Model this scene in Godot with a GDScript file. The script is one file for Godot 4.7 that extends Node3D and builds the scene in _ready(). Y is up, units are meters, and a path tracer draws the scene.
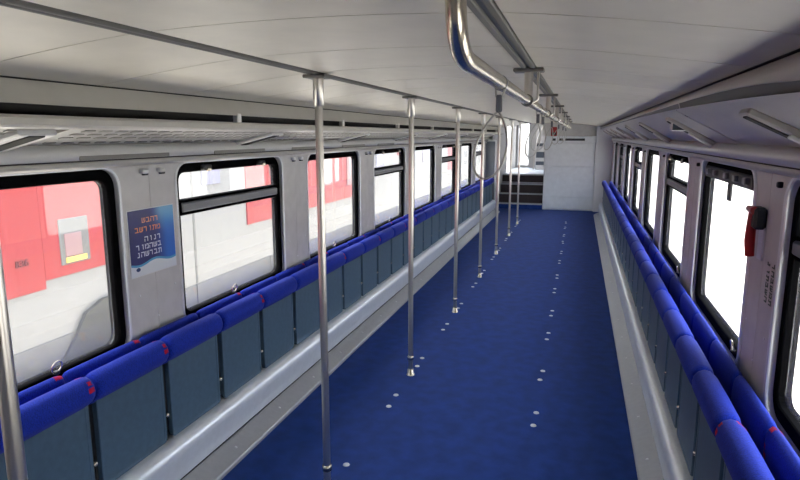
extends Node3D

const CX := -0.63                     # middle of the coach
const LP := 1.55                      # window pitch, left wall
const RP := 1.56                      # window pitch, right wall
const SEAT := 0.4365                  # seat pitch
var M := {}
var used := {}
var rng := RandomNumberGenerator.new()

# ------------------------------------------------------------------ nodes
func numbered(called: String) -> String:
	if not used.has(called):
		used[called] = 0
		return called
	used[called] += 1
	return "%s_%03d" % [called, used[called]]

func tag(o: Node, label: String, category: String, group := "", kind := "") -> Node:
	o.set_meta("label", label)
	if category != "":
		o.set_meta("category", category)
	if group != "":
		o.set_meta("group", group)
	if kind != "":
		o.set_meta("kind", kind)
	return o

func base(called: String, label: String, category: String, at := Vector3.ZERO, group := "", kind := "") -> Node3D:
	var o := Node3D.new()
	o.name = numbered(called)
	add_child(o)
	o.position = at
	tag(o, label, category, group, kind)
	return o

func put(called: String, mesh: Mesh, mat: Material, parent: Node, at := Vector3.ZERO) -> MeshInstance3D:
	var o := MeshInstance3D.new()
	o.mesh = mesh
	o.material_override = mat
	o.name = called if parent != self else numbered(called)
	o.position = at
	o.cast_shadow = GeometryInstance3D.SHADOW_CASTING_SETTING_DOUBLE_SIDED
	parent.add_child(o, true)
	return o

# ------------------------------------------------------------------ shapes
func begin() -> SurfaceTool:
	var st := SurfaceTool.new()
	st.begin(Mesh.PRIMITIVE_TRIANGLES)
	return st

func done(st: SurfaceTool) -> ArrayMesh:
	st.generate_normals()
	return st.commit()

func vert(st: SurfaceTool, p: Vector3, uv := Vector2.ZERO) -> void:
	st.set_uv(uv)
	st.add_vertex(p)

func quad(st: SurfaceTool, a: Vector3, b: Vector3, c: Vector3, d: Vector3) -> void:
	vert(st, a, Vector2(0, 0)); vert(st, b, Vector2(1, 0)); vert(st, c, Vector2(1, 1))
	vert(st, a, Vector2(0, 0)); vert(st, c, Vector2(1, 1)); vert(st, d, Vector2(0, 1))

func tri_out(st: SurfaceTool, a: Vector3, b: Vector3, c: Vector3, mid: Vector3) -> void:
	var n := (b - a).cross(c - a)
	if n.dot((a + b + c) / 3.0 - mid) > 0.0:
		vert(st, a); vert(st, c); vert(st, b)
	else:
		vert(st, a); vert(st, b); vert(st, c)

func quad_out(st: SurfaceTool, a: Vector3, b: Vector3, c: Vector3, d: Vector3, mid: Vector3) -> void:
	tri_out(st, a, b, c, mid)
	tri_out(st, a, c, d, mid)

# a box with chamfered edges
func box(st: SurfaceTool, at: Vector3, size: Vector3, ch := 0.002, turn := Basis.IDENTITY) -> void:
	st.set_smooth_group(-1)
	var h := size * 0.5
	var c: float = min(ch, min(h.x, min(h.y, h.z)) * 0.45)
	var corner := func(sx: float, sy: float, sz: float, ax: int) -> Vector3:
		var v := Vector3(sx * (h.x - c), sy * (h.y - c), sz * (h.z - c))
		if ax == 0: v.x = sx * h.x
		if ax == 1: v.y = sy * h.y
		if ax == 2: v.z = sz * h.z
		return at + turn * v
	for s in [-1.0, 1.0]:
		quad_out(st, corner.call(s, -1, -1, 0), corner.call(s, 1, -1, 0), corner.call(s, 1, 1, 0), corner.call(s, -1, 1, 0), at)
		quad_out(st, corner.call(-1, s, -1, 1), corner.call(1, s, -1, 1), corner.call(1, s, 1, 1), corner.call(-1, s, 1, 1), at)
		quad_out(st, corner.call(-1, -1, s, 2), corner.call(1, -1, s, 2), corner.call(1, 1, s, 2), corner.call(-1, 1, s, 2), at)
		for t in [-1.0, 1.0]:
			quad_out(st, corner.call(s, t, -1, 0), corner.call(s, t, 1, 0), corner.call(s, t, 1, 1), corner.call(s, t, -1, 1), at)
			quad_out(st, corner.call(s, -1, t, 0), corner.call(s, 1, t, 0), corner.call(s, 1, t, 2), corner.call(s, -1, t, 2), at)
			quad_out(st, corner.call(-1, s, t, 1), corner.call(1, s, t, 1), corner.call(1, s, t, 2), corner.call(-1, s, t, 2), at)
			for w in [-1.0, 1.0]:
				tri_out(st, corner.call(s, t, w, 0), corner.call(s, t, w, 1), corner.call(s, t, w, 2), at)

func box_mesh(size: Vector3, ch := 0.002, at := Vector3.ZERO) -> ArrayMesh:
	var st := begin()
	box(st, at, size, ch)
	return done(st)

# profile of (x, y) points swept along z; smooth: rounded look across the points
func sweep(st: SurfaceTool, pts: PackedVector2Array, z0: float, z1: float, closed := true, caps := true, smooth := false) -> void:
	st.set_smooth_group(0 if smooth else -1)
	var n := pts.size()
	var run := 0.0
	for i in range(n if closed else n - 1):
		var a := pts[i]
		var b := pts[(i + 1) % n]
		var step := a.distance_to(b)
		var p := [Vector3(a.x, a.y, z0), Vector3(b.x, b.y, z0), Vector3(b.x, b.y, z1), Vector3(a.x, a.y, z1)]
		var uv := [Vector2(0, run), Vector2(0, run + step), Vector2(1, run + step), Vector2(1, run)]
		for k in [0, 1, 2, 0, 2, 3]:
			vert(st, p[k], uv[k])
		run += step
	if closed and caps:
		st.set_smooth_group(-1)
		var idx := Geometry2D.triangulate_polygon(pts)
		for z in [z0, z1]:
			for k in range(0, idx.size(), 3):
				for j in 3:
					var q := pts[idx[k + j]]
					vert(st, Vector3(q.x, q.y, z))

# the same profile described by distance from the coach's middle line
func side(s: int, pts: Array) -> PackedVector2Array:
	var out := PackedVector2Array()
	for p in pts:
		out.append(Vector2(CX + s * p.x, p.y))
	return out

func at(s: int, u: float, y: float, z: float) -> Vector3:
	return Vector3(CX + s * u, y, z)

func tube(st: SurfaceTool, path: Array, r, sides := 12, closed := false, caps := true) -> void:
	st.set_smooth_group(0)
	var n := path.size()
	var rings := []
	var up := Vector3.UP
	var prev := Vector3.ZERO
	for i in n:
		var p: Vector3 = path[i]
		var a: Vector3 = path[(i - 1 + n) % n] if (closed or i > 0) else path[0]
		var b: Vector3 = path[(i + 1) % n] if (closed or i < n - 1) else path[n - 1]
		var t := (b - a).normalized()
		if i == 0:
			up = Vector3.UP if abs(t.y) < 0.9 else Vector3.RIGHT
		up = (up - t * up.dot(t)).normalized()
		var w := t.cross(up)
		var rad: float = r[i] if r is Array else r
		var ring := []
		for k in sides:
			var an := TAU * k / sides
			ring.append(p + (up * cos(an) + w * sin(an)) * rad)
		rings.append(ring)
		prev = t
	for i in range(n if closed else n - 1):
		var ra: Array = rings[i]
		var rb: Array = rings[(i + 1) % n]
		for k in sides:
			quad(st, ra[k], ra[(k + 1) % sides], rb[(k + 1) % sides], rb[k])
	if caps and not closed:
		st.set_smooth_group(-1)
		for e in [0, n - 1]:
			for k in sides:
				vert(st, path[e]); vert(st, rings[e][k]); vert(st, rings[e][(k + 1) % sides])

# profile of (radius, height) turned about y
func lathe(st: SurfaceTool, prof: Array, o: Vector3, sides := 16, smooth := true) -> void:
	st.set_smooth_group(0 if smooth else -1)
	for i in prof.size() - 1:
		var a: Vector2 = prof[i]
		var b: Vector2 = prof[i + 1]
		for k in sides:
			var t0 := TAU * k / sides
			var t1 := TAU * (k + 1) / sides
			quad(st, o + Vector3(a.x * cos(t0), a.y, a.x * sin(t0)), o + Vector3(a.x * cos(t1), a.y, a.x * sin(t1)), o + Vector3(b.x * cos(t1), b.y, b.x * sin(t1)), o + Vector3(b.x * cos(t0), b.y, b.x * sin(t0)))

# points of a rounded rectangle in (z, y)
func loop(z0: float, z1: float, y0: float, y1: float, r: float, k := 6) -> Array:
	var out := []
	var cs := [Vector2(z1 - r, y1 - r), Vector2(z0 + r, y1 - r), Vector2(z0 + r, y0 + r), Vector2(z1 - r, y0 + r)]
	for c in 4:
		for i in k + 1:
			var an: float = PI * 0.5 * (c + float(i) / k)
			out.append(cs[c] + Vector2(cos(an), sin(an)) * r)
	return out

# a ring between two such loops, from depth u0 (room side) to u1
func ring(st: SurfaceTool, s: int, outer: Array, inner: Array, u0: float, u1: float, ch := 0.0) -> void:
	st.set_smooth_group(-1)
	var n := outer.size()
	var front_o := outer
	var front_i := inner
	if ch > 0.0:
		front_o = []
		front_i = []
		var mid := Vector2.ZERO
		for p in inner: mid += p / n
		for p in outer: front_o.append(p - Vector2(sign(p.x - mid.x), sign(p.y - mid.y)) * ch)
		for p in inner: front_i.append(p + (p - mid).normalized() * ch)
	var v := func(p: Vector2, u: float) -> Vector3: return at(s, u, p.y, p.x)
	for i in n:
		var j := (i + 1) % n
		quad(st, v.call(front_o[i], u0), v.call(front_o[j], u0), v.call(front_i[j], u0), v.call(front_i[i], u0))
		quad(st, v.call(outer[i], u1), v.call(outer[j], u1), v.call(inner[j], u1), v.call(inner[i], u1))
		quad(st, v.call(front_i[i], u0), v.call(front_i[j], u0), v.call(inner[j], u0 + ch), v.call(inner[i], u0 + ch))
		quad(st, v.call(front_o[i], u0), v.call(front_o[j], u0), v.call(outer[j], u0 + ch), v.call(outer[i], u0 + ch))
		quad(st, v.call(inner[i], u0 + ch), v.call(inner[j], u0 + ch), v.call(inner[j], u1), v.call(inner[i], u1))
		quad(st, v.call(outer[i], u0 + ch), v.call(outer[j], u0 + ch), v.call(outer[j], u1), v.call(outer[i], u1))

# a filled rounded plate in (z, y)
func plate(st: SurfaceTool, s: int, edge: Array, u0: float, u1: float) -> void:
	st.set_smooth_group(-1)
	var n := edge.size()
	var mid := Vector2.ZERO
	for p in edge: mid += p / n
	for i in n:
		var a: Vector2 = edge[i]
		var b: Vector2 = edge[(i + 1) % n]
		for u in [u0, u1]:
			vert(st, at(s, u, mid.y, mid.x)); vert(st, at(s, u, a.y, a.x)); vert(st, at(s, u, b.y, b.x))
		quad(st, at(s, u0, a.y, a.x), at(s, u0, b.y, b.x), at(s, u1, b.y, b.x), at(s, u1, a.y, a.x))

# ------------------------------------------------------------------ materials
func noise_tex(freq: float, lo: Color, hi: Color, seed_no: int, size := 256, oct := 4) -> NoiseTexture2D:
	var nz := FastNoiseLite.new()
	nz.seed = seed_no
	nz.frequency = freq
	nz.fractal_octaves = oct
	var g := Gradient.new()
	g.set_color(0, lo)
	g.set_color(1, hi)
	var t := NoiseTexture2D.new()
	t.width = size
	t.height = size
	t.seamless = true
	t.noise = nz
	t.color_ramp = g
	return t

func mat(c: Color, rough: float, metal := 0.0, spec := 0.5) -> StandardMaterial3D:
	var m := StandardMaterial3D.new()
	m.albedo_color = c
	m.roughness = rough
	m.metallic = metal
	m.metallic_specular = spec
	m.cull_mode = BaseMaterial3D.CULL_DISABLED
	return m

func mottled(c: Color, rough: float, amount: float, scale: float, seed_no: int, metal := 0.0) -> StandardMaterial3D:
	var m := mat(Color.WHITE, rough, metal)
	m.albedo_texture = noise_tex(0.03, c * (1.0 - amount), c * (1.0 + amount), seed_no)
	m.uv1_triplanar = true
	m.uv1_world_triplanar = true
	m.uv1_scale = Vector3.ONE * scale
	return m

func fabric(flecks: bool) -> StandardMaterial3D:
	# u runs along the seat, v (metres) around the roll: dark blue moquette with a few red flecks at its end
	var im := Image.create(256, 128, false, Image.FORMAT_RGB8)
	var r := RandomNumberGenerator.new()
	r.seed = 11
	for y in 128:
		for x in 256:
			var k := 0.82 + 0.36 * r.randf() + (0.06 if (x / 3 + y / 3) % 2 == 0 else 0.0)
			im.set_pixel(x, y, Color(0.105 * k, 0.185 * k, 0.58 * k))
	for d in [] if not flecks else [[6, 30, 20, 7], [10, 40, 12, 6], [4, 62, 22, 8], [16, 72, 14, 6], [8, 96, 16, 7]]:
		for y in range(d[1], d[1] + d[3]):
			for x in range(d[0], d[0] + d[2]):
				if r.randf() < 0.85:
					im.set_pixel(x, y, Color(0.72, 0.07, 0.20))
	var m := mat(Color.WHITE, 0.85)
	m.albedo_texture = ImageTexture.create_from_image(im)
	m.uv1_scale = Vector3(1, 2.6, 1)
	m.metallic_specular = 0.25
	m.rim_enabled = true
	m.rim = 0.10
	return m

func materials() -> void:
	M.floor = mottled(Color(0.125, 0.235, 0.50), 0.62, 0.10, 0.9, 3)
	M.floor.metallic_specular = 0.25
	M.ceiling = mottled(Color(0.80, 0.78, 0.725), 0.42, 0.025, 0.7, 5)
	M.fascia = mottled(Color(0.69, 0.68, 0.65), 0.4, 0.025, 0.8, 6)
	M.wall = mottled(Color(0.76, 0.755, 0.75), 0.5, 0.03, 1.1, 8)
	M.cornice = mat(Color(0.76, 0.76, 0.75), 0.3)
	M.light_plastic = mat(Color(0.86, 0.86, 0.85), 0.35)
	M.dark = mat(Color(0.045, 0.045, 0.045), 0.7)
	M.slot = mat(Color(0.09, 0.095, 0.10), 0.6)
	M.slate = mat(Color(0.25, 0.275, 0.31), 0.45)
	M.rubber = mat(Color(0.035, 0.035, 0.04), 0.85, 0.0, 0.12)
	M.aluminium = mottled(Color(0.88, 0.90, 0.92), 0.30, 0.02, 2.5, 9, 0.35)
	M.aluminium_dull = mottled(Color(0.64, 0.65, 0.67), 0.40, 0.03, 2.5, 10, 0.3)
	M.band = mat(Color(0.155, 0.17, 0.195), 0.5)
	M.inset = mat(Color(0.26, 0.26, 0.25), 0.8, 0.0, 0.15)
	M.hump = mat(Color(0.29, 0.29, 0.28), 0.8, 0.0, 0.2)
	M.rack = mottled(Color(0.60, 0.595, 0.575), 0.5, 0.02, 0.8, 20)
	M.screen = mat(Color(0.44, 0.47, 0.50), 0.5)
	M.perforation = mat(Color(0.50, 0.495, 0.475), 0.5)
	M.channel = mat(Color(0.40, 0.395, 0.38), 0.6)
	M.steel = mat(Color(0.78, 0.765, 0.74), 0.33, 1.0)
	M.chrome = mat(Color(0.78, 0.75, 0.69), 0.25, 1.0)
	M.cable = mat(Color(0.68, 0.68, 0.66), 0.4, 0.3)
	M.shell = mottled(Color(0.28, 0.37, 0.44), 0.42, 0.05, 3.0, 12)
	M.frame = mat(Color(0.10, 0.11, 0.12), 0.5)
	M.fabric = fabric(true)
	M.fabric_plain = fabric(false)
	M.bar = mat(Color(0.42, 0.43, 0.45), 0.4, 0.3)
	M.trim = mat(Color(0.84, 0.85, 0.86), 0.35, 0.2)
	M.white = mat(Color(0.85, 0.86, 0.87), 0.4)
	M.cabinet = mottled(Color(0.86, 0.88, 0.90), 0.45, 0.025, 0.8, 13)
	M.red = mat(Color(0.62, 0.06, 0.07), 0.35)
	M.holder = mat(Color(0.10, 0.14, 0.14), 0.5)
	M.stair = mat(Color(0.25, 0.215, 0.225), 0.7)
	M.nosing = mat(Color(0.72, 0.74, 0.76), 0.4, 0.2)
	M.ink_green = mat(Color(0.28, 0.37, 0.32), 0.7)
	M.ink = mat(Color(0.22, 0.10, 0.12), 0.7)
	M.coach_white = mottled(Color(0.48, 0.48, 0.475), 0.4, 0.02, 0.5, 14)
	M.coach_red = mat(Color(0.535, 0.155, 0.165), 0.4)
	M.coach_pale = mat(Color(0.52, 0.42, 0.42), 0.3)
	M.coach_window = mat(Color(0.50, 0.50, 0.56), 0.2)
	M.skirt = mottled(Color(0.38, 0.38, 0.37), 0.7, 0.05, 0.6, 15)
	M.ballast = mottled(Color(0.32, 0.315, 0.31), 0.95, 0.10, 1.5, 16)
	M.platform = mottled(Color(0.60, 0.60, 0.59), 0.9, 0.03, 0.8, 17)
	M.apron = mottled(Color(0.64, 0.635, 0.615), 0.9, 0.03, 0.8, 19)
	M.building = mottled(Color(0.86, 0.83, 0.81), 0.8, 0.02, 0.3, 18)
	var g := mat(Color(0.93, 0.96, 0.97, 0.07), 0.0, 0.0, 0.4)
	g.transparency = BaseMaterial3D.TRANSPARENCY_ALPHA
	M.glass = g

# ------------------------------------------------------------------ writing
const GLYPHS := {
	"b": ["1111.", "...1.", "...1.", "...1.", "11111"],
	"r": ["1111.", "...1.", "...1.", "...1.", "...1."],
	"h": ["11111", "....1", "1...1", "1...1", "1...1"],
	"s": ["1.1.1", "1.1.1", "1.1.1", "1..11", "1111."],
	"v": ["..11.", "...1.", "...1.", "...1.", "...1."],
	"m": ["1.111", "11..1", "1...1", "1...1", "1.111"],
	"t": ["11111", ".1..1", ".1..1", ".1..1", "11..1"],
	"n": ["..11.", "...1.", "...1.", "...1.", ".111."],
	"y": ["..11.", "...1.", ".....", ".....", "....."],
}

func letters(im: Image, text: String, right: int, top: int, px: int, c: Color) -> void:
	# block letters, set from right to left
	var x := right
	for ch in text:
		if ch == " ":
			x -= 3 * px
			continue
		var rows: Array = GLYPHS[ch]
		for j in 5:
			for i in 5:
				if rows[j][i] == "1":
					im.fill_rect(Rect2i(x - (5 - i) * px, top + j * px, px, px), c)
		x -= 6 * px

func poster_print() -> StandardMaterial3D:
	var w := 320
	var h := 320
	var im := Image.create(w, h, false, Image.FORMAT_RGB8)
	for y in h:
		for x in w:
			var fx := float(x) / w
			var fy := float(y) / h
			var c := Color(0.055, 0.09, 0.40).lerp(Color(0.0, 0.40, 0.80), smoothstep(0.50, 0.85, fx))
			c = c.lerp(Color(0.50, 0.74, 0.86), smoothstep(0.42, 0.72, fx) * smoothstep(0.42, 0.0, fy) * 0.85)
			var edge := 0.80 + 0.03 * sin(fx * 9.0)
			if fy > edge + 0.035: c = Color(0.84, 0.87, 0.90)
			elif fy > edge: c = Color(0.30, 0.62, 0.80)
			im.set_pixel(x, y, c)
	letters(im, "rhbs", 205, 40, 5, Color(0.95, 0.62, 0.45))
	letters(im, "mtvrsb", 215, 84, 5, Color(0.95, 0.55, 0.36))
	letters(im, "rnvh", 215, 134, 5, Color(0.86, 0.89, 0.95))
	letters(im, "bshmvr", 215, 170, 5, Color(0.86, 0.89, 0.95))
	letters(im, "tbrshn", 215, 206, 5, Color(0.86, 0.89, 0.95))
	for y in range(278, 298):
		for x in range(28, 62):
			if Vector2((x - 45) / 1.5, y - 288).length() < 9.5:
				im.set_pixel(x, y, Color(0.12, 0.22, 0.45))
	var m := mat(Color.WHITE, 0.35)
	m.albedo_texture = ImageTexture.create_from_image(im)
	return m

# ------------------------------------------------------------------ words
const NTH := ["nearest", "second", "third", "fourth", "fifth", "sixth", "seventh", "eighth", "ninth", "tenth", "eleventh", "twelfth", "thirteenth", "fourteenth", "fifteenth"]

# ------------------------------------------------------------------ the place
func _ready() -> void:
	rng.seed = 5
	# camera
	var cam := Camera3D.new()
	cam.name = "camera"
	add_child(cam)
	var pitch := atan(105.0 / 600.0)
	var yaw := atan(180.0 * cos(pitch) / 600.0)
	cam.position = Vector3(0, 1.68, 0)
	cam.rotation = Vector3(-pitch, yaw, 0)
	cam.fov = rad_to_deg(2.0 * atan(240.0 / 600.0))
	cam.near = 0.05
	cam.far = 300.0
	cam.current = true
	# sky: a bright even overcast
	var sky_mat := ProceduralSkyMaterial.new()
	sky_mat.sky_top_color = Color(0.92, 0.95, 1.0)
	sky_mat.sky_horizon_color = Color(0.97, 0.98, 1.0)
	sky_mat.ground_bottom_color = Color(0.62, 0.61, 0.60)
	sky_mat.ground_horizon_color = Color(0.80, 0.80, 0.80)
	sky_mat.sky_energy_multiplier = 1.4
	var sky := Sky.new()
	sky.sky_material = sky_mat
	var env := Environment.new()
	env.background_mode = Environment.BG_SKY
	env.sky = sky
	env.tonemap_mode = Environment.TONE_MAPPER_LINEAR
	env.tonemap_exposure = 3.6
	env.sdfgi_enabled = true
	env.ssao_enabled = true
	env.ssil_enabled = true
	var we := WorldEnvironment.new()
	we.name = "world_environment"
	we.environment = env
	add_child(we)
	# hazy sun, high and almost in line with the tracks
	var sun := DirectionalLight3D.new()
	sun.name = "sun"
	sun.light_energy = 4.0
	sun.light_color = Color(1.0, 0.97, 0.92)
	sun.light_angular_distance = 3.0
	sun.shadow_enabled = true
	add_child(sun)
	var el := deg_to_rad(56.0)
	var az := deg_to_rad(-5.0)
	sun.look_at_from_position(Vector3.ZERO, Vector3(-cos(el) * sin(az), -sin(el), -cos(el) * cos(az)))
	materials()
	outside()
	shell()
	far_end()
	racks()
	seats()
	poles()
	small_things()

# ------------------------------------------------------------------ outside
func outside() -> void:
	var st := begin()
	box(st, Vector3(-30, -1.05, -10), Vector3(59.6, 0.2, 110), 0.0)
	tag(put("ground", done(st), M.ballast, self), "pale ballast ground between the tracks outside the left windows", "ground", "", "structure")
	st = begin()
	box(st, Vector3(16.0, -0.45, -10), Vector3(30, 1.0, 110), 0.02)
	tag(put("pavement", done(st), M.platform, self), "grey sunlit platform outside the right windows", "platform", "", "structure")
	st = begin()
	box(st, Vector3(17.0, 1.9, -20), Vector3(2, 3.6, 90), 0.02)
	var b := put("station_building", done(st), M.building, self)
	tag(b, "low pale station building beyond the platform on the right", "building")
	for y in [1.2, 2.3, 3.3]:
		put("ledge", box_mesh(Vector3(0.12, 0.12, 90), 0.01), M.white, b, Vector3(15.96, y, -20))
	tag(put("pavement", box_mesh(Vector3(3.0, 0.12, 110), 0.02), M.apron, self, Vector3(-3.75, -0.90, -10)), "pale concrete strip between this coach and the next track", "pavement", "", "structure")
	# the coach on the next track
	var o := base("passenger_coach", "white and red passenger coach standing on the next track outside the left windows", "train coach", Vector3(-5.5, 0, 0))
	var body := PackedVector2Array([Vector2(0, -0.56), Vector2(0, 2.0), Vector2(-0.08, 2.5), Vector2(-0.3, 2.9), Vector2(-0.75, 3.15), Vector2(-2.05, 3.15), Vector2(-2.5, 2.9), Vector2(-2.72, 2.5), Vector2(-2.8, 2.0), Vector2(-2.8, -0.56)])
	st = begin()
	sweep(st, body, 4.0, -42.0)
	put("body", done(st), M.coach_white, o)
	put("underframe", box_mesh(Vector3(2.5, 0.36, 45.6), 0.02), M.skirt, o, Vector3(-1.4, -0.74, -19))
	for i in 20:
		put("skirt_panel", box_mesh(Vector3(0.05, 0.34, 2.28), 0.006), M.skirt, o, Vector3(-0.01, -0.73, 2.7 - i * 2.3))
	st = begin()
	var hump := PackedVector2Array()
	for p in [Vector2(0, 0), Vector2(0.35, 0.05), Vector2(0.55, 0.25), Vector2(0.72, 0.48), Vector2(1.0, 0.58), Vector2(1.9, 0.6), Vector2(1.9, -0.1), Vector2(0, -0.1)]:
		hump.append(p)
	sweep(st, hump, 0.0, 0.05)
	var hp := put("bogie_cover", done(st), M.hump, o, Vector3(0.0, -0.86, -4.75))
	hp.rotation.y = PI / 2
	var red := [[3.0, -4.99, 0.03], [-4.99, -6.6, 0.12], [-9.18, -14.9, 0.135], [-18.3, -20.2, 1.05], [-26.0, -29.0, 0.15]]
	for r in red:
		var top := 2.0
		put("red_panel", box_mesh(Vector3(0.03, top - r[2], r[0] - r[1]), 0.004), M.coach_red, o, Vector3(0.005, (top + r[2]) / 2, (r[0] + r[1]) / 2))
	for w in [[-12.1, -12.9, 0.55, 1.5], [-13.9, -14.6, 0.45, 1.5], [-10.0, -10.5, 0.95, 1.6]]:
		put("window", box_mesh(Vector3(0.03, w[3] - w[2], w[0] - w[1]), 0.006), M.coach_pale, o, Vector3(0.02, (w[2] + w[3]) / 2, (w[0] + w[1]) / 2))
	for w in [[-7.92, -8.4, 0.92, 1.7], [-16.2, -16.9, 0.7, 1.6], [-21.5, -22.6, 0.7, 1.6]]:
		put("window", box_mesh(Vector3(0.03, w[3] - w[2], w[0] - w[1]), 0.006), M.coach_window, o, Vector3(0.01, (w[2] + w[3]) / 2, (w[0] + w[1]) / 2))
	# small cab window with its marker lamp glass, and the coach number
	var cw := put("cab_window", box_mesh(Vector3(0.03, 0.52, 0.42), 0.01), M.skirt, o, Vector3(0.015, 0.50, -5.42))
	put("pane", box_mesh(Vector3(0.02, 0.26, 0.24), 0.006), M.coach_pale, cw, Vector3(0.015, -0.04, 0.03))
	put("lamp_glass", box_mesh(Vector3(0.02, 0.06, 0.30), 0.006), mat(Color(0.85, 0.68, 0.35), 0.3), cw, Vector3(0.016, -0.21, 0.0))
	var tm := TextMesh.new()
	tm.text = "836"
	tm.font_size = 16
	tm.pixel_size = 0.006
	tm.depth = 0.006
	var t := put("number", tm, M.ink, o, Vector3(0.024, 0.37, -4.72))
	t.rotation.y = PI / 2
	for z in [-7.68, -4.3, -15.6]:
		put("panel_joint", box_mesh(Vector3(0.012, 2.2, 0.05), 0.003), M.skirt, o, Vector3(0.0, 0.55, z))

# ------------------------------------------------------------------ shell
func window_thing(s: int, zc: float, hopper: bool, label: String, hardware: bool) -> void:
	var o := base("window_%d" % (used.get("windows", 0) + 1), label, "window", Vector3.ZERO, "", "structure")
	used["windows"] = used.get("windows", 0) + 1
	var hw := 0.572
	var tw := 0.014 if s < 0 else 0.032
	var outer := loop(zc - hw, zc + hw, 0.685, 1.535, 0.085)
	var mid := loop(zc - hw + 0.044, zc + hw - 0.044, 0.74, 1.486, 0.05)
	var st := begin()
	ring(st, s, outer, mid, 1.347, 1.395, 0.006)
	put("gasket", done(st), M.rubber, o)
	st = begin()
	ring(st, s, loop(zc - hw - tw, zc + hw + tw, 0.685 - tw, 1.547, 0.10), outer, 1.324, 1.34, 0.004)
	put("trim_ring", done(st), M.trim, o)
	if hopper:
		st = begin()
		ring(st, s, loop(zc - hw + 0.045, zc + hw - 0.045, 1.262, 1.345, 0.012), loop(zc - hw + 0.06, zc + hw - 0.06, 1.277, 1.330, 0.006), 1.35, 1.392, 0.004)
		put("bar_seal", done(st), M.rubber, o)
		put("hopper_bar", box_mesh(Vector3(0.045, 0.048, 2 * hw - 0.11), 0.006), M.bar, o, at(s, 1.362, 1.3035, zc))
		st = begin()
		plate(st, s, loop(zc - hw + 0.05, zc + hw - 0.05, 0.738, 1.28, 0.03), 1.372, 1.376)
		put("pane", done(st), M.glass, o)
		st = begin()
		plate(st, s, loop(zc - hw + 0.05, zc + hw - 0.05, 1.328, 1.485, 0.03), 1.372, 1.376)
		put("pane", done(st), M.glass, o)
		for dz in [-0.30, 0.30]:
			var l := put("latch", box_mesh(Vector3(0.03, 0.028, 0.075), 0.006), M.frame, o, at(s, 1.335, 1.505, zc + dz))
			put("latch_tongue", box_mesh(Vector3(0.02, 0.018, 0.03), 0.004), M.chrome, l, Vector3(-s * 0.015, -0.012, 0.0))
	else:
		st = begin()
		plate(st, s, loop(zc - hw + 0.05, zc + hw - 0.05, 0.738, 1.485, 0.05), 1.372, 1.376)
		put("pane", done(st), M.glass, o)
	if hardware:
		put("blind_housing", box_mesh(Vector3(0.035, 0.062, 1.0), 0.01), M.frame, o, at(s, 1.352, 1.478, zc))
		st = begin()
		for dz in [-0.36, -0.2, 0.05, 0.24, 0.42]:
			box(st, at(s, 1.328, 1.482, zc + dz), Vector3(0.02, 0.03, 0.05), 0.004)
		put("blind_clip", done(st), M.bar, o)
		put("pull_tab", box_mesh(Vector3(0.012, 0.085, 0.06), 0.005), M.frame, o, at(s, 1.345, 1.405, zc + 0.08))

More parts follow.
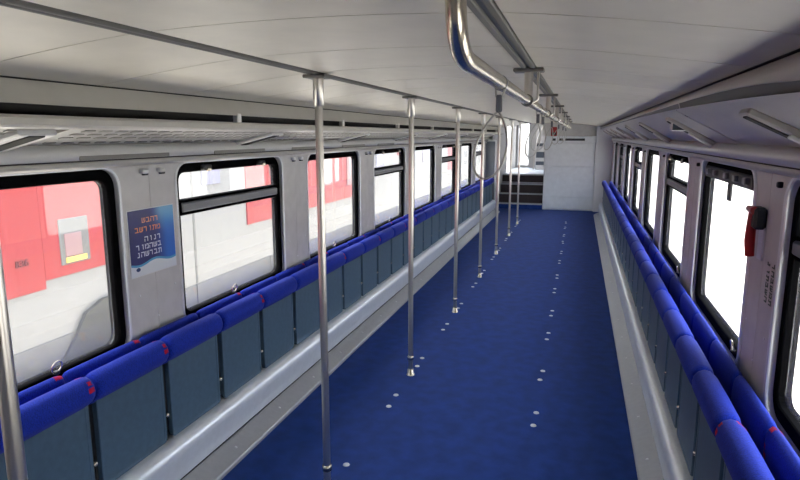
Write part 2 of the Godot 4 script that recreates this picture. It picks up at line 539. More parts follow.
func shell() -> void:
	# floor
	var st := begin()
	box(st, Vector3(CX, -0.06, -6.4), Vector3(2.84, 0.12, 15.6), 0.0)
	var fl := put("floor", done(st), M.floor, self)
	tag(fl, "dark blue speckled floor covering along the whole coach aisle", "floor", "", "structure")
	st = begin()
	lathe(st, [Vector2(0, 0.006), Vector2(0.009, 0.006), Vector2(0.0105, 0.0055)], Vector3.ZERO, 12, false)
	lathe(st, [Vector2(0.0105, 0.0055), Vector2(0.016, 0.004), Vector2(0.018, 0.0)], Vector3.ZERO, 12)
	var plug := done(st)
	var offs := [-0.34, -0.52, -1.065, -1.232, ]
	var k := 0
	for z0 in [0.0, 1.0, 2.0, 3.0, 4.0, 5.0, 6.0]:
		for d in [-3.368, -3.54, -4.062, -4.23]:
			for x in [-0.18, -1.07]:
				var z: float = d + 1.57 - z0 * 1.57
				if z > -1.5 or z < -13.0: continue
				put("floor_plug", plug, M.white, fl, Vector3(x + rng.randf_range(-0.006, 0.006), 0.0, z))
				k += 1
	# side walls in bays, each with its window opening
	for s in [-1, 1]:
		var word := "left" if s < 0 else "right"
		var pitch := LP if s < 0 else RP
		var c0 := -3.185 if s < 0 else -3.345
		var w := base("wall_" + word, ["grey panelled coach wall on the left, with the poster", "grey panelled coach wall on the right, with the red hammer"][0 if s < 0 else 1], "wall", Vector3.ZERO, "", "structure")
		var proto: ArrayMesh = null
		var left_over := 0.0
		for n in range(-2, 7):
			var zc := c0 - pitch * n
			if proto == null:
				st = begin()
				ring(st, s, loop(-pitch / 2, pitch / 2, -0.02, 1.60, 0.0), loop(-0.572, 0.572, 0.685, 1.535, 0.085), 1.33, 1.40, 0.003)
				proto = done(st)
			put("wall_panel", proto, M.wall, w, Vector3(0, 0, zc))
			left_over = zc - pitch / 2
			var hopper: bool = (n % 2 == 0) if s < 0 else (abs(n) % 2 == 1)
			var lab := ""
			if s < 0:
				lab = ["", "large sealed window on the left nearest the camera, thick black rubber frame", "split window just beyond the blue poster, seen with two panes", "sealed left window showing the red coach, between the first two full poles"][clampi(n + 2, 0, 3)]
				if n == -2: lab = "left window behind the camera, beside the cropped steel pole"
				if n > 1: lab = "%s window counted along the left wall, %s" % [NTH[n + 1], "split by a bar" if hopper else "one sealed pane"]
			else:
				if n == -2: lab = "right window behind the camera above the folded seats"
				elif n == -1: lab = "right window cut by the picture edge, beside the red hammer pillar"
				elif n == 0: lab = "right window with dark blind housing and hanging tab, before the hammer"
				else: lab = "%s window counted along the right wall, %s" % [NTH[n + 1], "split by a bar" if hopper else "one sealed pane"]
			window_thing(s, zc, hopper, lab, s > 0 and n == 0)
			# screws and the pair of hooks on the pillar beyond each window
			if n >= -1:
				for dz in [0.045, -0.075] if s < 0 else []:
					var hk := put("coat_hook", box_mesh(Vector3(0.03, 0.022, 0.038), 0.005), M.light_plastic, w, at(s, 1.318, 1.513, left_over + dz))
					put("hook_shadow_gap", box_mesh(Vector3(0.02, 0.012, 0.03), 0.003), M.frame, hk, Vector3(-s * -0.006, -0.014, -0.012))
				if s > 0:
					put("knob", box_mesh(Vector3(0.02, 0.022, 0.022), 0.006), M.frame, w, at(s, 1.322, 1.505, left_over - 0.13 + 0.26))
				for p in [[0.12, 0.93], [-0.14, 0.93], [0.0, 0.80]]:
					st = begin()
					lathe(st, [Vector2(0, 0.004), Vector2(0.004, 0.0035), Vector2(0.006, 0.0)], Vector3.ZERO, 8)
					var sc := put("screw", done(st), M.trim, w, at(s, 1.33, p[1], left_over + p[0]))
					sc.rotation.z = s * PI / 2
		# plain ends of the wall, the part above the windows
		var z_near := c0 + pitch * 2.5
		put("wall_panel", box_mesh(Vector3(0.07, 1.62, 1.4 - z_near), 0.0), M.wall, w, at(s, 1.365, 0.79, (1.4 + z_near) / 2))
		var stop := -15.7 if s < 0 else -18.2     # left of the landing the entrance stands open
		put("wall_panel", box_mesh(Vector3(0.07, 1.62, left_over - stop), 0.003), M.wall, w, at(s, 1.365, 0.79, (left_over + stop) / 2))
		put("upper_wall", box_mesh(Vector3(0.07, 0.80, 1.4 - stop), 0.0), M.wall, w, at(s, 1.365, 2.0, (1.4 + stop) / 2))
		# aluminium plinth that covers the heater
		var bb := base("baseboard_" + word, "long stepped aluminium plinth under the %s row of folded seats" % word, "plinth", Vector3.ZERO, "", "structure")
		st = begin()
		sweep(st, side(s, [Vector2(0.988, 0.0), Vector2(0.988, 0.016), Vector2(0.994, 0.024), Vector2(1.092, 0.074), Vector2(1.11, 0.074), Vector2(1.11, 0.0)]), 1.2, -13.25)
		put("lower_plate", done(st), M.aluminium_dull, bb)
		st = begin()
		sweep(st, side(s, [Vector2(1.098, 0.060), Vector2(1.098, 0.10), Vector2(1.13, 0.10), Vector2(1.13, 0.060)]), 1.2, -13.25)
		put("joint", done(st), M.dark, bb)
		st = begin()
		var prof := [Vector2(1.092, 0.086), Vector2(1.086, 0.092), Vector2(1.080, 0.15)]
		for i in 9:
			var an := PI - PI * 0.5 * i / 8.0
			prof.append(Vector2(1.130 + 0.053 * cos(an), 0.205 + 0.066 * sin(an)))
		prof.append(Vector2(1.20, 0.271)); prof.append(Vector2(1.20, 0.086))
		sweep(st, side(s, prof), 1.2, -13.25, true, true, true)
		put("nose_cap", done(st), M.aluminium, bb)
		st = begin()
		sweep(st, side(s, [Vector2(1.20, 0.0), Vector2(1.20, 0.5), Vector2(1.33, 0.5), Vector2(1.33, 0.0)]), 1.2, -13.25)
		put("back_box", done(st), M.dark, bb)
		for i in 24:
			var sw := put("screw", plug, M.trim, bb, at(s, 1.04, 0.0475, -1.6 - i * 0.49))
			sw.rotation.z = s * 0.47
			sw.scale = Vector3.ONE * 0.45
	# ceiling
	var ce := base("ceiling", "light grey satin ceiling of cross panels with fine joints", "ceiling", Vector3.ZERO, "", "structure")
	put("roof_slab", box_mesh(Vector3(2.95, 0.1, 19.8), 0.0), M.wall, ce, Vector3(CX, 2.42, -8.4))
	var arc := func(u: float) -> float:
		return 1.947 - 0.012 * pow(u / 0.44, 2.0) if u < 0.44 else 1.935 - 0.077 * pow((u - 0.44) / 0.62, 1.25)
	var zones := [[-1.06, -0.475, 8], [-0.415, 0.40, 8], [0.46, 1.06, 8]]
	for zone in zones:
		var pr := PackedVector2Array()
		for i in zone[2] + 1:
			var u: float = lerp(zone[0], zone[1], float(i) / zone[2])
			pr.append(Vector2(CX + u, arc.call(abs(u))))
		for i in zone[2] + 1:
			var q := pr[zone[2] - i]
			pr.append(Vector2(q.x, q.y + 0.02))
		st = begin()
		sweep(st, pr, -0.0028, -0.5138)
		var pm := done(st)
		for i in 30:
			put("ceiling_panel", pm, M.ceiling, ce, Vector3(0, 0, 1.25 - i * 0.5166))
	st = begin()
	var up := PackedVector2Array()
	for i in 21:
		var u: float = lerp(-1.09, 1.09, i / 20.0)
		up.append(Vector2(CX + u, arc.call(abs(u)) + 0.008))
	for i in 21:
		up.append(up[20 - i] + Vector2(0, 0.03))
	sweep(st, up, 1.3, -14.25)
	put("panel_backing", done(st), M.slate, ce)
	# the two ceiling channels that carry poles and handrail
	for s in [-1, 1]:
		var x := -1.075 if s < 0 else -0.20
		var cr := base("ceiling_rail", ["grey channel in the ceiling above the left row of poles", "grey double channel in the ceiling above the thick handrail"][0 if s < 0 else 1], "ceiling rail")
		st = begin()
		var y: float = arc.call(abs(x - CX))
		for e in [-1, 1]:
			box(st, Vector3(x + e * (0.013 if s < 0 else 0.017), y - 0.001, -6.35), Vector3(0.014 if s < 0 else 0.019, 0.012, 15.1), 0.003)
		put("channel_lip", done(st), M.channel, cr)
		put("channel_web", box_mesh(Vector3(0.02, 0.006, 15.1), 0.0), M.slate, cr, Vector3(x, y + 0.004, -6.35))
	# rear end behind the camera
	var rw := base("wall_rear", "plain grey end wall behind the camera", "wall", Vector3.ZERO, "", "structure")
	put("wall_panel", box_mesh(Vector3(2.84, 2.5, 0.08), 0.0), M.wall, rw, Vector3(CX, 1.19, 1.36))

# ------------------------------------------------------------------ far end
func far_end() -> void:
	# cupboard block
	var o := base("electrical_cabinet", "tall pale panelled cupboard closing the right half of the far end", "cabinet", Vector3(-0.20, 0, -14.0))
	put("body", box_mesh(Vector3(1.10, 1.655, 1.5), 0.006), M.cabinet, o, Vector3(0, 0.8275, -0.76))
	for p in [[0.02, 0.30], [0.31, 0.985], [0.995, 1.50]]:
		put("door", box_mesh(Vector3(1.08, p[1] - p[0], 0.02), 0.004), M.cabinet, o, Vector3(0, (p[0] + p[1]) / 2, 0.0))
	var cap := put("top_panel", box_mesh(Vector3(1.10, 0.14, 0.024), 0.004), M.cabinet, o, Vector3(0, 1.58, 0.002))
	for q in [[-0.35, 0.07], [-0.20, 0.08], [0.10, 0.42]]:
		put("vent_slot", box_mesh(Vector3(q[1], 0.05, 0.008), 0.002), M.frame, cap, Vector3(q[0], 0.0, 0.013))
	# wall beside and above
	var w := base("wall_end", "pale end wall at the far end, around cupboard and steps", "wall", Vector3.ZERO, "", "structure")
	put("pilaster", box_mesh(Vector3(0.40, 2.0, 0.10), 0.006), M.white, w, Vector3(0.55, 1.0, -13.95))
	put("header", box_mesh(Vector3(1.56, 0.60, 0.08), 0.0), M.wall, w, Vector3(-0.02, 1.957, -14.08))
	put("side_wall", box_mesh(Vector3(0.05, 2.3, 3.4), 0.003), M.wall, w, Vector3(-0.72, 1.15, -16.4))
	put("side_wall", box_mesh(Vector3(0.05, 2.4, 2.4), 0.003), M.wall, w, Vector3(-1.80, 1.15, -14.5))
	put("side_wall", box_mesh(Vector3(0.05, 2.4, 1.0), 0.003), M.wall, w, Vector3(-1.80, 1.15, -17.5))
	# end wall with a doorway of glass
	var zb := -18.0
	for q in [[-1.92, -1.72, 0.7, 2.4], [-1.40, -0.70, 0.7, 2.4], [-1.72, -1.40, 2.07, 2.4], [-1.72, -1.40, 0.7, 0.80]]:
		put("back_panel", box_mesh(Vector3(q[1] - q[0], q[3] - q[2], 0.06), 0.002), M.wall, w, Vector3((q[0] + q[1]) / 2, (q[2] + q[3]) / 2, zb))
	var d := base("door_1", "bright glazed door at the top of the far steps", "door", Vector3(-1.56, 0.8, zb), "", "structure")
	put("pane", box_mesh(Vector3(0.30, 1.26, 0.006), 0.0), M.glass, d, Vector3(0, 0.635, 0))
	var st := begin()
	for e in [-1, 1]:
		box(st, Vector3(e * 0.155, 0.635, 0.02), Vector3(0.02, 1.28, 0.05), 0.004)
	box(st, Vector3(0, 0.01, 0.02), Vector3(0.30, 0.02, 0.05), 0.004)
	box(st, Vector3(0, 1.265, 0.02), Vector3(0.30, 0.02, 0.05), 0.004)
	put("door_frame", done(st), M.trim, d)
	# steps
	var s := base("staircase", "four dark steps with pale nosings rising to the far landing", "steps", Vector3(-1.26, 0, -14.0))
	var hs := [0.13, 0.335, 0.54, 0.745]
	for i in 4:
		var z: float = -i * 0.27
		var dep: float = 0.27 if i < 3 else 0.30
		put("step", box_mesh(Vector3(1.015, hs[i], dep), 0.002), M.stair if i < 3 else M.cabinet, s, Vector3(0, hs[i] / 2, z - dep / 2))
		put("nosing", box_mesh(Vector3(1.01, 0.035, 0.05), 0.006), M.nosing, s, Vector3(0, hs[i] - 0.012, z - 0.012))
		put("riser", box_mesh(Vector3(1.01, 0.16, 0.01), 0.002), M.stair if i > 0 else M.floor, s, Vector3(0, hs[i] - 0.105, z + 0.003))
	tag(put("floor_landing", box_mesh(Vector3(1.15, 0.10, 3.0), 0.0), M.cabinet, self, Vector3(-1.27, 0.695, -16.62)), "pale floor of the landing at the top of the far steps", "floor", "", "structure")
	# equipment rack on the landing
	var e := base("equipment_rack", "grey rack of dark fittings on the landing, beside the bright door", "rack", Vector3(-1.0, 0.745, -17.2))
	put("frame", box_mesh(Vector3(0.36, 1.25, 0.3), 0.01), M.wall, e, Vector3(0.03, 0.625, 0))
	for q in [[0.12, 0.10], [0.35, 0.16], [0.62, 0.08]]:
		put("fitting", box_mesh(Vector3(0.26, q[1], 0.04), 0.006), M.slate, e, Vector3(0.0, q[0] + 0.05, 0.16))
	var ps := begin()
	tube(ps, [Vector3(-0.19, 0.0, 0.2), Vector3(-0.17, 0.5, 0.2), Vector3(-0.05, 1.0, 0.2), Vector3(0.12, 1.3, 0.2)], 0.015, 8)
	put("grab_bar", done(ps), M.steel, e)
	# draught screen where the left seats end
	var g := base("draught_screen", "grey-blue draught screen at the far end of the left seats", "partition", Vector3(-1.86, 0, -13.3))
	put("panel", box_mesh(Vector3(0.22, 1.52, 0.035), 0.006), M.screen, g, Vector3(0, 0.79, 0))
	put("edge_strip", box_mesh(Vector3(0.035, 1.56, 0.05), 0.01), M.trim, g, Vector3(0.115, 0.79, 0))
	put("top_strip", box_mesh(Vector3(0.22, 0.04, 0.05), 0.01), M.trim, g, Vector3(0, 1.56, 0))
	# red emergency box near the handrail's far end
	var rb := base("emergency_box", "small red emergency box above the far cupboard, at the handrail's end", "emergency box", Vector3(-0.56, 1.655, -14.0))
	put("case", box_mesh(Vector3(0.13, 0.2, 0.09), 0.012), M.red, rb, Vector3(0, 0.10, -0.06))
	put("plate", box_mesh(Vector3(0.10, 0.06, 0.01), 0.003), M.frame, rb, Vector3(0, 0.055, -0.012))

# ------------------------------------------------------------------ racks
func band_low(z: float) -> float:
	return 1.806 - 0.043 * exp((z + 1.42) * 0.72) if z < -1.42 else 1.763 - 0.031 * (z + 1.42)

func band_high(z: float) -> float:
	return 1.820 - 0.033 * exp((z + 1.38) * 2.1) if z < -1.38 else maxf(1.787 - 0.05 * (z + 1.38), 1.752)

func racks() -> void:
	for s in [-1, 1]:
		var left: bool = s < 0
		var word := "left" if left else "right"
		var o := base("luggage_rack", "shallow grey luggage rack running above the %s windows" % word, "luggage rack")
		var c0 := -3.185 if left else -3.345
		var pitch := LP if left else RP
		var st := begin()
		if left:
			sweep(st, side(s, [Vector2(1.068, 1.853), Vector2(1.03, 1.777), Vector2(1.045, 1.777), Vector2(1.08, 1.853)]), 1.3, -13.4)
			put("fascia", done(st), M.fascia, o)
			st = begin()
			sweep(st, side(s, [Vector2(1.07, 1.86), Vector2(1.33, 1.86), Vector2(1.33, 1.70), Vector2(1.10, 1.735), Vector2(1.10, 1.78)]), 1.3, -13.4)
			put("tray_back", done(st), M.dark, o)
			st = begin()
			sweep(st, side(s, [Vector2(1.025, 1.704), Vector2(1.015, 1.712), Vector2(1.015, 1.733), Vector2(1.022, 1.742), Vector2(1.05, 1.744), Vector2(1.13, 1.735), Vector2(1.13, 1.70), Vector2(1.04, 1.698)]), 1.3, -13.4)
			put("front_rail", done(st), M.fascia, o)
			for i in 9:
				put("rail_post", box_mesh(Vector3(0.03, 0.05, 0.035), 0.004), M.light_plastic, o, at(s, 1.045, 1.762, -1.33 - i * 1.42))
		else:
			st.set_smooth_group(0)
			for i in 60:
				var za: float = lerp(1.3, -13.4, i / 60.0)
				var zb: float = lerp(1.3, -13.4, (i + 1) / 60.0)
				quad(st, at(s, 1.066, 1.853, za), at(s, 1.066, 1.853, zb), at(s, 1.032, band_high(zb), zb), at(s, 1.032, band_high(za), za))
				quad(st, at(s, 1.032, band_high(za), za), at(s, 1.032, band_high(zb), zb), at(s, 1.046, band_high(zb) - 0.004, zb), at(s, 1.046, band_high(za) - 0.004, za))
			put("fascia", done(st), M.fascia, o)
			# dark slot and the lip under it, which drops towards the camera
			for part in 2:
				for seg in [[1.3, -2.93], [-2.95, -13.4]]:
					st = begin()
					st.set_smooth_group(0)
					var n := 24
					for i in n:
						var za: float = lerp(seg[0], seg[1], float(i) / n)
						var zb: float = lerp(seg[0], seg[1], float(i + 1) / n)
						var la := band_low(za)
						var lb := band_low(zb)
						if part == 0:
							quad(st, at(s, 1.038, band_high(za) + 0.004, za), at(s, 1.038, band_high(zb) + 0.004, zb), at(s, 1.048, lb - 0.004, zb), at(s, 1.048, la - 0.004, za))
						else:
							quad(st, at(s, 1.030, la, za), at(s, 1.030, lb, zb), at(s, 1.060, lb - 0.001, zb), at(s, 1.060, la - 0.001, za))
							quad(st, at(s, 1.030, la, za), at(s, 1.030, lb, zb), at(s, 1.036, lb - 0.009, zb), at(s, 1.036, la - 0.009, za))
							quad(st, at(s, 1.036, la - 0.009, za), at(s, 1.036, lb - 0.009, zb), at(s, 1.30, 1.640, zb), at(s, 1.30, 1.640, za))
					put("slot_strip" if part == 0 else "tray", done(st), [M.band if seg[0] > 0.0 else M.slate, M.fascia][part], o)
		# perforated underside, one tray per bay, and brackets between
		if left:
			for i in range(-2, 7):
				var zc: float = c0 - pitch * i
				st = begin()
				sweep(st, side(s, [Vector2(1.04, 1.700), Vector2(1.30, 1.640), Vector2(1.30, 1.652), Vector2(1.04, 1.712)]), -0.775 + 0.05, 0.775 - 0.05)
				put("perforated_panel", done(st), M.rack, o, Vector3(0, 0, zc - pitch / 2))
				var slits := begin()
				var row := begin()
				var dn := Vector2(0.26, -0.06).normalized()
				for a in 16:
					for b in 4:
						var f: float = [0.10, 0.30, 0.50, 0.80][b]
						var p := Vector2(1.04, 1.6985).lerp(Vector2(1.30, 1.6385), f)
						box(slits if b < 3 else row, at(s, p.x, p.y, -0.62 + a * 0.083), Vector3(0.022 if b < 3 else 0.014, 0.003, 0.05), 0.0006, Basis(Vector3.BACK, s * atan2(dn.y, dn.x)))
				var sl := put("perforation", done(slits), M.perforation, o, Vector3(0, 0, zc - pitch / 2))
				sl.set_meta("kind", "stuff")
				put("slot_row", done(row), M.channel, o, Vector3(0, 0, zc - pitch / 2)).set_meta("kind", "stuff")
		for i in range(-1, 7):
			var zb2: float = (c0 if left else -3.45) - pitch * i
			var hi := Vector2(1.05, 1.690) if left else Vector2(1.06, band_low(zb2) - 0.03)
			var lo := Vector2(1.29, 1.632)
			var md := (hi + lo) / 2
			var ang := atan2(lo.y - hi.y, lo.x - hi.x)
			var wide: float = 0.15 if left else 0.10
			var br := put("bracket", box_mesh(Vector3(hi.distance_to(lo), 0.022, wide), 0.006), M.cornice if left else M.fascia, o, at(s, md.x, md.y, -1.56 if left and i == -1 else zb2))
			br.rotation.z = s * ang
			put("dark_inset", box_mesh(Vector3(hi.distance_to(lo) * 0.92, 0.006, wide * 0.42), 0.002), M.inset, br, Vector3(0, -0.012, 0))
			if not left:
				if i == 0:
					var jb := put("junction_box", box_mesh(Vector3(0.08, 0.085, 0.075), 0.006), M.light_plastic, o, at(s, 1.12, 1.742, zb2))
					put("dark_face", box_mesh(Vector3(0.07, 0.075, 0.008), 0.002), M.slate, jb, Vector3(0.0, 0.0, 0.037))
				put("edge_strip", box_mesh(Vector3(hi.distance_to(lo) * 0.5, 0.012, 0.02), 0.003), M.light_plastic, br, Vector3(0.06, -0.016, 0.04))
		# cornice over the windows
		var t := base("trim_%d" % (1 if left else 2), "rounded white cornice along the top of the %s windows" % word, "cornice", Vector3.ZERO, "", "structure")
		st = begin()
		sweep(st, side(s, [Vector2(1.335, 1.65), Vector2(1.30, 1.643), Vector2(1.278, 1.628), Vector2(1.270, 1.606), Vector2(1.273, 1.590), Vector2(1.283, 1.578), Vector2(1.335, 1.574)]), 1.3, -13.5, true, true, true)
		put("light_cover", done(st), M.cornice, t)
		st = begin()
		sweep(st, side(s, [Vector2(1.335, 1.574), Vector2(1.290, 1.574), Vector2(1.284, 1.566), Vector2(1.287, 1.553), Vector2(1.305, 1.543), Vector2(1.335, 1.540)]), 1.3, -13.5, true, true, true)
		put("lower_moulding", done(st), M.fascia, t)
		st = begin()
		sweep(st, side(s, [Vector2(1.288, 1.572), Vector2(1.288, 1.578), Vector2(1.31, 1.578), Vector2(1.31, 1.572)]), 1.3, -13.5)
		put("joint", done(st), M.dark, t)
		if left:
			for i in 5:
				put("pelmet_flap", box_mesh(Vector3(0.006, 0.018, 0.55), 0.002), M.perforation, t, at(s, 1.2725, 1.588, -2.22 - i * 0.93))

# ------------------------------------------------------------------ seats
func make_seat(s: int) -> Node3D:
	var o := Node3D.new()
	var hw := SEAT / 2 - 0.014
	# grey shell: the underside of the tipped-up seat
	var st := begin()
	hw -= 0.006
	ring(st, s, loop(-hw, hw, 0.272, 0.672, 0.02), loop(-hw + 0.02, hw - 0.02, 0.292, 0.652, 0.012), 1.142, 1.165, 0.003)
	plate(st, s, loop(-hw + 0.018, hw - 0.018, 0.290, 0.654, 0.012), 1.1435, 1.165)
	put("underside_panel", done(st), M.shell, o)
	hw += 0.006
	# blue cushion: its front edge rolls over the top
	st = begin()
	var pr := [Vector2(1.150, 0.640), Vector2(1.136, 0.655), Vector2(1.118, 0.668), Vector2(1.106, 0.688), Vector2(1.102, 0.712), Vector2(1.108, 0.738), Vector2(1.124, 0.758), Vector2(1.148, 0.768), Vector2(1.172, 0.763), Vector2(1.192, 0.745), Vector2(1.205, 0.70), Vector2(1.208, 0.64), Vector2(1.18, 0.625)]
	rolled(st, s, pr, hw + 0.006)
	put("seat_cushion", done(st), M.fabric, o)
	put("seat_pan", box_mesh(Vector3(0.034, 0.33, 2 * hw - 0.03), 0.008), M.frame, o, at(s, 1.184, 0.47, 0.012))
	# backrest behind it, against the wall
	st = begin()
	var bk := [Vector2(1.254, 0.56), Vector2(1.250, 0.69), Vector2(1.253, 0.725), Vector2(1.261, 0.747), Vector2(1.273, 0.758), Vector2(1.285, 0.756), Vector2(1.296, 0.744), Vector2(1.303, 0.71), Vector2(1.305, 0.56)]
	rolled(st, s, bk, hw + 0.008)
	put("backrest", done(st), M.fabric, o)
	# steel hinge arm in the gap, with its chrome pivot
	st = begin()
	box(st, at(s, 1.172, 0.46, -SEAT / 2 + 0.011), Vector3(0.035, 0.40, 0.014), 0.003)
	var h := put("hinge_arm", done(st), M.frame, o)
	st = begin()
	lathe(st, [Vector2(0, 0.026), Vector2(0.008, 0.024), Vector2(0.011, 0.016), Vector2(0.011, 0.0)], Vector3.ZERO, 10)
	var pv := put("pivot", done(st), M.chrome, h, at(s, 1.16, 0.40, -SEAT / 2 + 0.012))
	pv.rotation.z = s * PI / 2
	return o

# a padded roll: the profile swept along z with its ends drawn in
func rolled(st: SurfaceTool, s: int, pr: Array, hw: float) -> void:
	st.set_smooth_group(0)
	var mid := Vector2.ZERO
	for p in pr: mid += p / pr.size()
	var zs := [-hw, -hw + 0.002, -hw + 0.012, -hw + 0.03, 0.0, hw - 0.03, hw - 0.012, hw - 0.002, hw]
	var ks := [0.62, 0.80, 0.92, 0.975, 1.0, 0.975, 0.92, 0.80, 0.62]
	var n := pr.size()
	for i in zs.size() - 1:
		var run := 0.0
		for j in n:
			var a: Vector2 = pr[j]
			var b: Vector2 = pr[(j + 1) % n]
			var c := func(p: Vector2, k: float, z: float) -> Vector3:
				var q := mid + (p - mid) * Vector2(k, 1.0 - (1.0 - k) * 0.65)
				return at(s, q.x, q.y, z)
			var step := a.distance_to(b)
			var p4 := [c.call(a, ks[i], zs[i]), c.call(b, ks[i], zs[i]), c.call(b, ks[i + 1], zs[i + 1]), c.call(a, ks[i + 1], zs[i + 1])]
			var f0: float = 0.5 + zs[i] / hw * 0.49
			var f1: float = 0.5 + zs[i + 1] / hw * 0.49
			var uv := [Vector2(f0, run), Vector2(f0, run + step), Vector2(f1, run + step), Vector2(f1, run)]
			for k in [0, 1, 2, 0, 2, 3]:
				vert(st, p4[k], uv[k])
			run += step
	st.set_smooth_group(-1)
	for e in [0, zs.size() - 1]:
		for j in n:
			var a2: Vector2 = mid + (pr[j] - mid) * Vector2(ks[e], 1.0 - (1.0 - ks[e]) * 0.65)
			var b2: Vector2 = mid + (pr[(j + 1) % n] - mid) * Vector2(ks[e], 1.0 - (1.0 - ks[e]) * 0.65)
			vert(st, at(s, mid.x, mid.y, zs[e])); vert(st, at(s, a2.x, a2.y, zs[e])); vert(st, at(s, b2.x, b2.y, zs[e]))

func seats() -> void:
	for s in [-1, 1]:
		var word := "left" if s < 0 else "right"
		var first := -1.765 + SEAT / 2 if s < 0 else -2.085 + SEAT * 1.5
		var count := 27 if s < 0 else 27
		var proto := make_seat(s)
		for i in count:
			var o: Node3D = proto if i == 0 else proto.duplicate()
			var plain: bool = (i % 5 in [2, 4]) if s < 0 else i % 7 != 1
			for c in o.get_children():
				if c.name in ["seat_cushion", "backrest"]:
					c.material_override = M.fabric_plain if plain else M.fabric
			o.name = numbered("folding_seat")
			add_child(o)
			o.position = Vector3(0, 0, first - i * SEAT)
			var lab := ""
			if i < 14:
				lab = "blue and grey tipped-up seat, %s from the camera in the %s row" % [NTH[i], word]
			else:
				var left_i := count - 1 - i
				lab = "blue and grey tipped-up seat, %s the far end in the %s row" % ["last at" if left_i == 0 else NTH[left_i] + " from", word]
			tag(o, lab, "seat", "tipped-up folding seats of the %s row" % word)

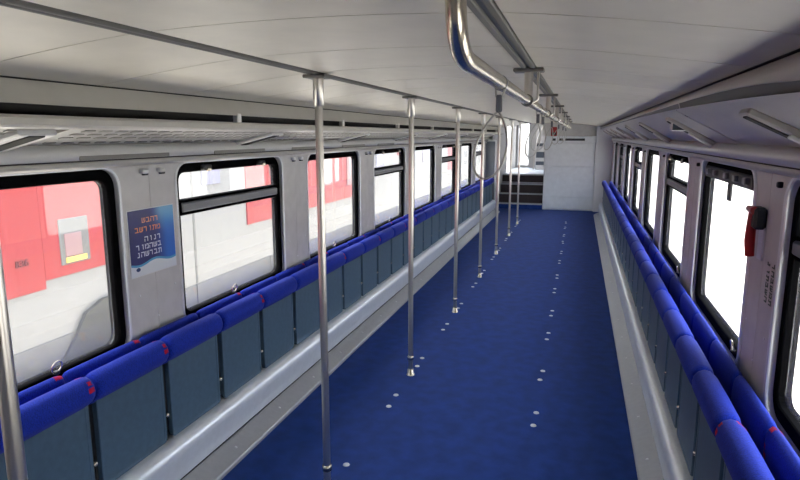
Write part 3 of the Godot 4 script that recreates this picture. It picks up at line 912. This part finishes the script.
# ------------------------------------------------------------------ poles and handrail
func poles() -> void:
	var zs := [-0.86, -2.408, -3.893, -5.494, -7.0, -8.48, -10.1, -11.54]
	var names := ["steel floor-to-ceiling pole at the left picture edge, nearest the camera",
		"tall steel pole whose foot is cut off by the lower picture edge", "steel pole with its collar on the floor, nearest pole with a visible foot",
		"second steel pole with a visible foot, counting along the aisle", "third steel pole with a visible foot, counting along the aisle",
		"fourth steel pole with a visible foot, behind the hanging cable loop", "next to last steel pole, before the far steps", "last steel pole of the row, closest to the far steps"]
	var proto: Node3D = null
	for i in zs.size():
		var o: Node3D
		if proto == null:
			o = Node3D.new()
			proto = o
			var st := begin()
			tube(st, [Vector3(0, 0.05, 0), Vector3(0, 1.0, 0), Vector3(0, 1.90, 0)], 0.0172, 20)
			put("tube", done(st), M.steel, o)
			st = begin()
			lathe(st, [Vector2(0.0175, 0.048), Vector2(0.022, 0.045), Vector2(0.022, 0.010), Vector2(0.029, 0.008), Vector2(0.030, 0.0)], Vector3.ZERO, 20)
			put("foot", done(st), M.chrome, o)
			st = begin()
			lathe(st, [Vector2(0.0175, 0.145), Vector2(0.0225, 0.142), Vector2(0.0225, 0.118), Vector2(0.0175, 0.115)], Vector3.ZERO, 20)
			put("collar", done(st), M.chrome, o)
			st = begin()
			lathe(st, [Vector2(0.018, 1.80), Vector2(0.023, 1.804), Vector2(0.023, 1.915)], Vector3.ZERO, 20)
			put("sleeve", done(st), M.steel, o)
			put("top_plate", box_mesh(Vector3(0.10, 0.014, 0.10), 0.004), M.channel, o, Vector3(0, 1.922, 0))
		else:
			o = proto.duplicate()
		o.name = numbered("grab_pole")
		add_child(o)
		o.position = Vector3(-1.072, 0, zs[i])
		tag(o, names[i], "pole", "steel poles along the aisle")
	# the thick handrail under the ceiling
	var h := base("handrail", "thick polished steel handrail under the ceiling, bent upward at its near end", "handrail")
	var path := [Vector3(-0.203, 1.975, -0.985), Vector3(-0.203, 1.90, -1.003)]
	var p0 := Vector3(-0.203, 1.885, -1.006)
	var p1 := Vector3(-0.203, 1.812, -1.02)
	var p2 := Vector3(-0.203, 1.812, -1.125)
	for i in 11:
		var f := i / 10.0
		path.append(p0.lerp(p1, f).lerp(p1.lerp(p2, f), f))
	for z in [-1.5, -2.5, -5.0, -9.0, -12.6]:
		path.append(Vector3(-0.203, 1.812, z))
	var ht := begin()
	tube(ht, path, 0.0178, 28)
	put("tube", done(ht), M.chrome, h)
	var bz := [-2.43, -3.97, -5.49, -7.05, -8.6, -10.1, -11.6]
	for i in bz.size():
		var br := put("bracket", box_mesh(Vector3(0.115, 0.014, 0.07), 0.004), M.channel, h, Vector3(-0.2, 1.925, bz[i]))
		var st := begin()
		tube(st, [Vector3(0, -0.005, 0), Vector3(0, -0.118, 0)], 0.0165, 14)
		put("stem", done(st), M.steel, br)
		st = begin()
		tube(st, [Vector3(0.036, -0.005, 0.0), Vector3(0.036, -0.11, 0), Vector3(0.012, -0.125, 0)], 0.005, 8)
		put("brace", done(st), M.steel, br)
		st = begin()
		tube(st, [Vector3(-0.003, -0.113, -0.022), Vector3(-0.003, -0.113, 0.022)], 0.0235, 18)
		put("clamp", done(st), M.channel, br)
	# cable loops for tying bicycles, hung from the handrail
	var cz := [-1.60, -3.12, -3.55, -4.7, -6.2, -7.8, -9.4]
	var cl := ["large thin cable loop hanging from the handrail nearest the camera", "cable loop hanging from the handrail beyond the nearest ceiling bracket", "cable loop just before the handrail's second ceiling bracket",
		"cable loop hanging between the handrail's second and third brackets", "cable loop hanging between the handrail's third and fourth brackets", "cable loop hanging between the handrail's fourth and fifth brackets", "last cable loop, nearest the handrail's far end"]
	for i in cz.size():
		var o := base("cable_loop", cl[i], "cable loop", Vector3(-0.203, 1.812, cz[i]), "cable loops on the handrail")
		var st := begin()
		tube(st, [Vector3(0, 0, -0.006), Vector3(0, 0, 0.006)], 0.0195, 18)
		put("strap", done(st), M.bar, o)
		st = begin()
		box(st, Vector3(-0.002, -0.052, 0), Vector3(0.016, 0.045, 0.016), 0.004)
		put("clip", done(st), M.bar, o)
		st = begin()
		tube(st, [Vector3(-0.012, -0.01, 0), Vector3(-0.010, -0.035, 0)], 0.003, 6)
		tube(st, [Vector3(0.014, -0.01, 0), Vector3(0.006, -0.035, 0)], 0.003, 6)
		put("link", done(st), M.cable, o)
		st = begin()
		var lp := []
		var wide: float = 0.052 if i == 0 else 0.034 + 0.006 * (i % 3)
		var tall: float = 0.175 if i == 0 else 0.15 + 0.02 * (i % 2)
		for k in 36:
			var an := TAU * k / 36.0
			var yy := cos(an)
			var pinch: float = pow(sin(an * 0.5), 0.55) if an < PI else pow(sin((TAU - an) * 0.5), 0.55)
			lp.append(Vector3(-0.004 + sin(an) * wide * pinch - 0.032 * (1.0 - yy) * 0.5, -0.072 - tall * (1.0 - yy) * 0.5, 0.02 * sin(an)))
		tube(st, lp, 0.0028, 8, true)
		put("cable", done(st), M.cable, o)

# ------------------------------------------------------------------ small things
func small_things() -> void:
	# poster
	var o := base("poster", "blue railway poster with orange and white lettering on the left pillar", "poster", at(-1, 1.328, 1.18, -2.405))
	put("sheet", box_mesh(Vector3(0.003, 0.318, 0.33), 0.0005), M.white, o)
	var st := begin()
	st.set_smooth_group(-1)
	quad(st, Vector3(0.002, 0.155, 0.161), Vector3(0.002, 0.155, -0.161), Vector3(0.002, -0.155, -0.161), Vector3(0.002, -0.155, 0.161))
	put("print", done(st), poster_print(), o)
	# emergency hammer on the right pillar
	var h := base("emergency_hammer", "red emergency hammer in a dark holder on the right pillar", "emergency hammer", at(1, 1.33, 1.21, -2.62))
	st = begin()
	tube(st, [Vector3(-0.035, 0.0, 0.0), Vector3(-0.04, 0.06, 0.0), Vector3(-0.04, 0.13, 0.005), Vector3(-0.035, 0.18, 0.015)], [0.017, 0.0195, 0.018, 0.022], 14)
	put("handle", done(st), M.red, h)
	st = begin()
	box(st, Vector3(-0.024, 0.155, 0.025), Vector3(0.045, 0.085, 0.075), 0.01)
	put("holder", done(st), M.holder, h)
	put("back_plate", box_mesh(Vector3(0.008, 0.20, 0.06), 0.003), M.trim, h, Vector3(-0.004, 0.09, 0.018))
	st = begin()
	tube(st, [Vector3(-0.045, 0.185, -0.03), Vector3(-0.045, 0.185, 0.05)], [0.013, 0.016], 12)
	put("head", done(st), M.red, h)
	# two vertical lines of small green lettering under it
	var t := base("instruction_sticker", "two upright lines of small green lettering below the red hammer", "sticker", at(1, 1.3285, 1.13, -2.465))
	var words := ["rhbsmt", "nvtbsh"]
	for line in 2:
		st = begin()
		st.set_smooth_group(-1)
		for c in 6:
			var rows: Array = GLYPHS[words[line][c]]
			for j in 5:
				for i in 5:
					if rows[j][i] == "1":
						box(st, Vector3(0, 0.085 - c * 0.027 - i * 0.0042, 0.045 - line * 0.055 - j * 0.0056), Vector3(0.0015, 0.0042, 0.0056), 0.0)
		put("lettering", done(st), M.ink_green, t)
	# steel tie-down rings on the sills
	var zl := [-1.775, -3.07, -4.62, -6.17]
	var ll := ["steel tie ring on the left sill below the nearest window", "steel tie ring on the left sill below the split window past the poster", "steel tie ring on the left sill below the third window", "steel tie ring on the left sill below the fourth window"]
	for i in zl.size():
		tie_ring(-1, zl[i], ll[i])
	tie_ring(1, -2.80, "steel tie ring on the right sill before the window with blind housing")
	tie_ring(1, -4.36, "steel tie ring on the right sill below the third window")

func tie_ring(s: int, z: float, label: String) -> void:
	var o := base("tie_ring", label, "tie ring", at(s, 1.315, 0.752, z), "steel tie rings on the sills")
	var st := begin()
	var lp := []
	for k in 20:
		var an := TAU * k / 20.0
		lp.append(Vector3(-s * (0.004 + 0.006 * cos(an)), 0.024 + 0.024 * cos(an), 0.024 * sin(an)))
	tube(st, lp, 0.0036, 8, true)
	put("ring", done(st), M.chrome, o)
	put("lug", box_mesh(Vector3(0.022, 0.014, 0.02), 0.003), M.frame, o, Vector3(0, 0, 0))
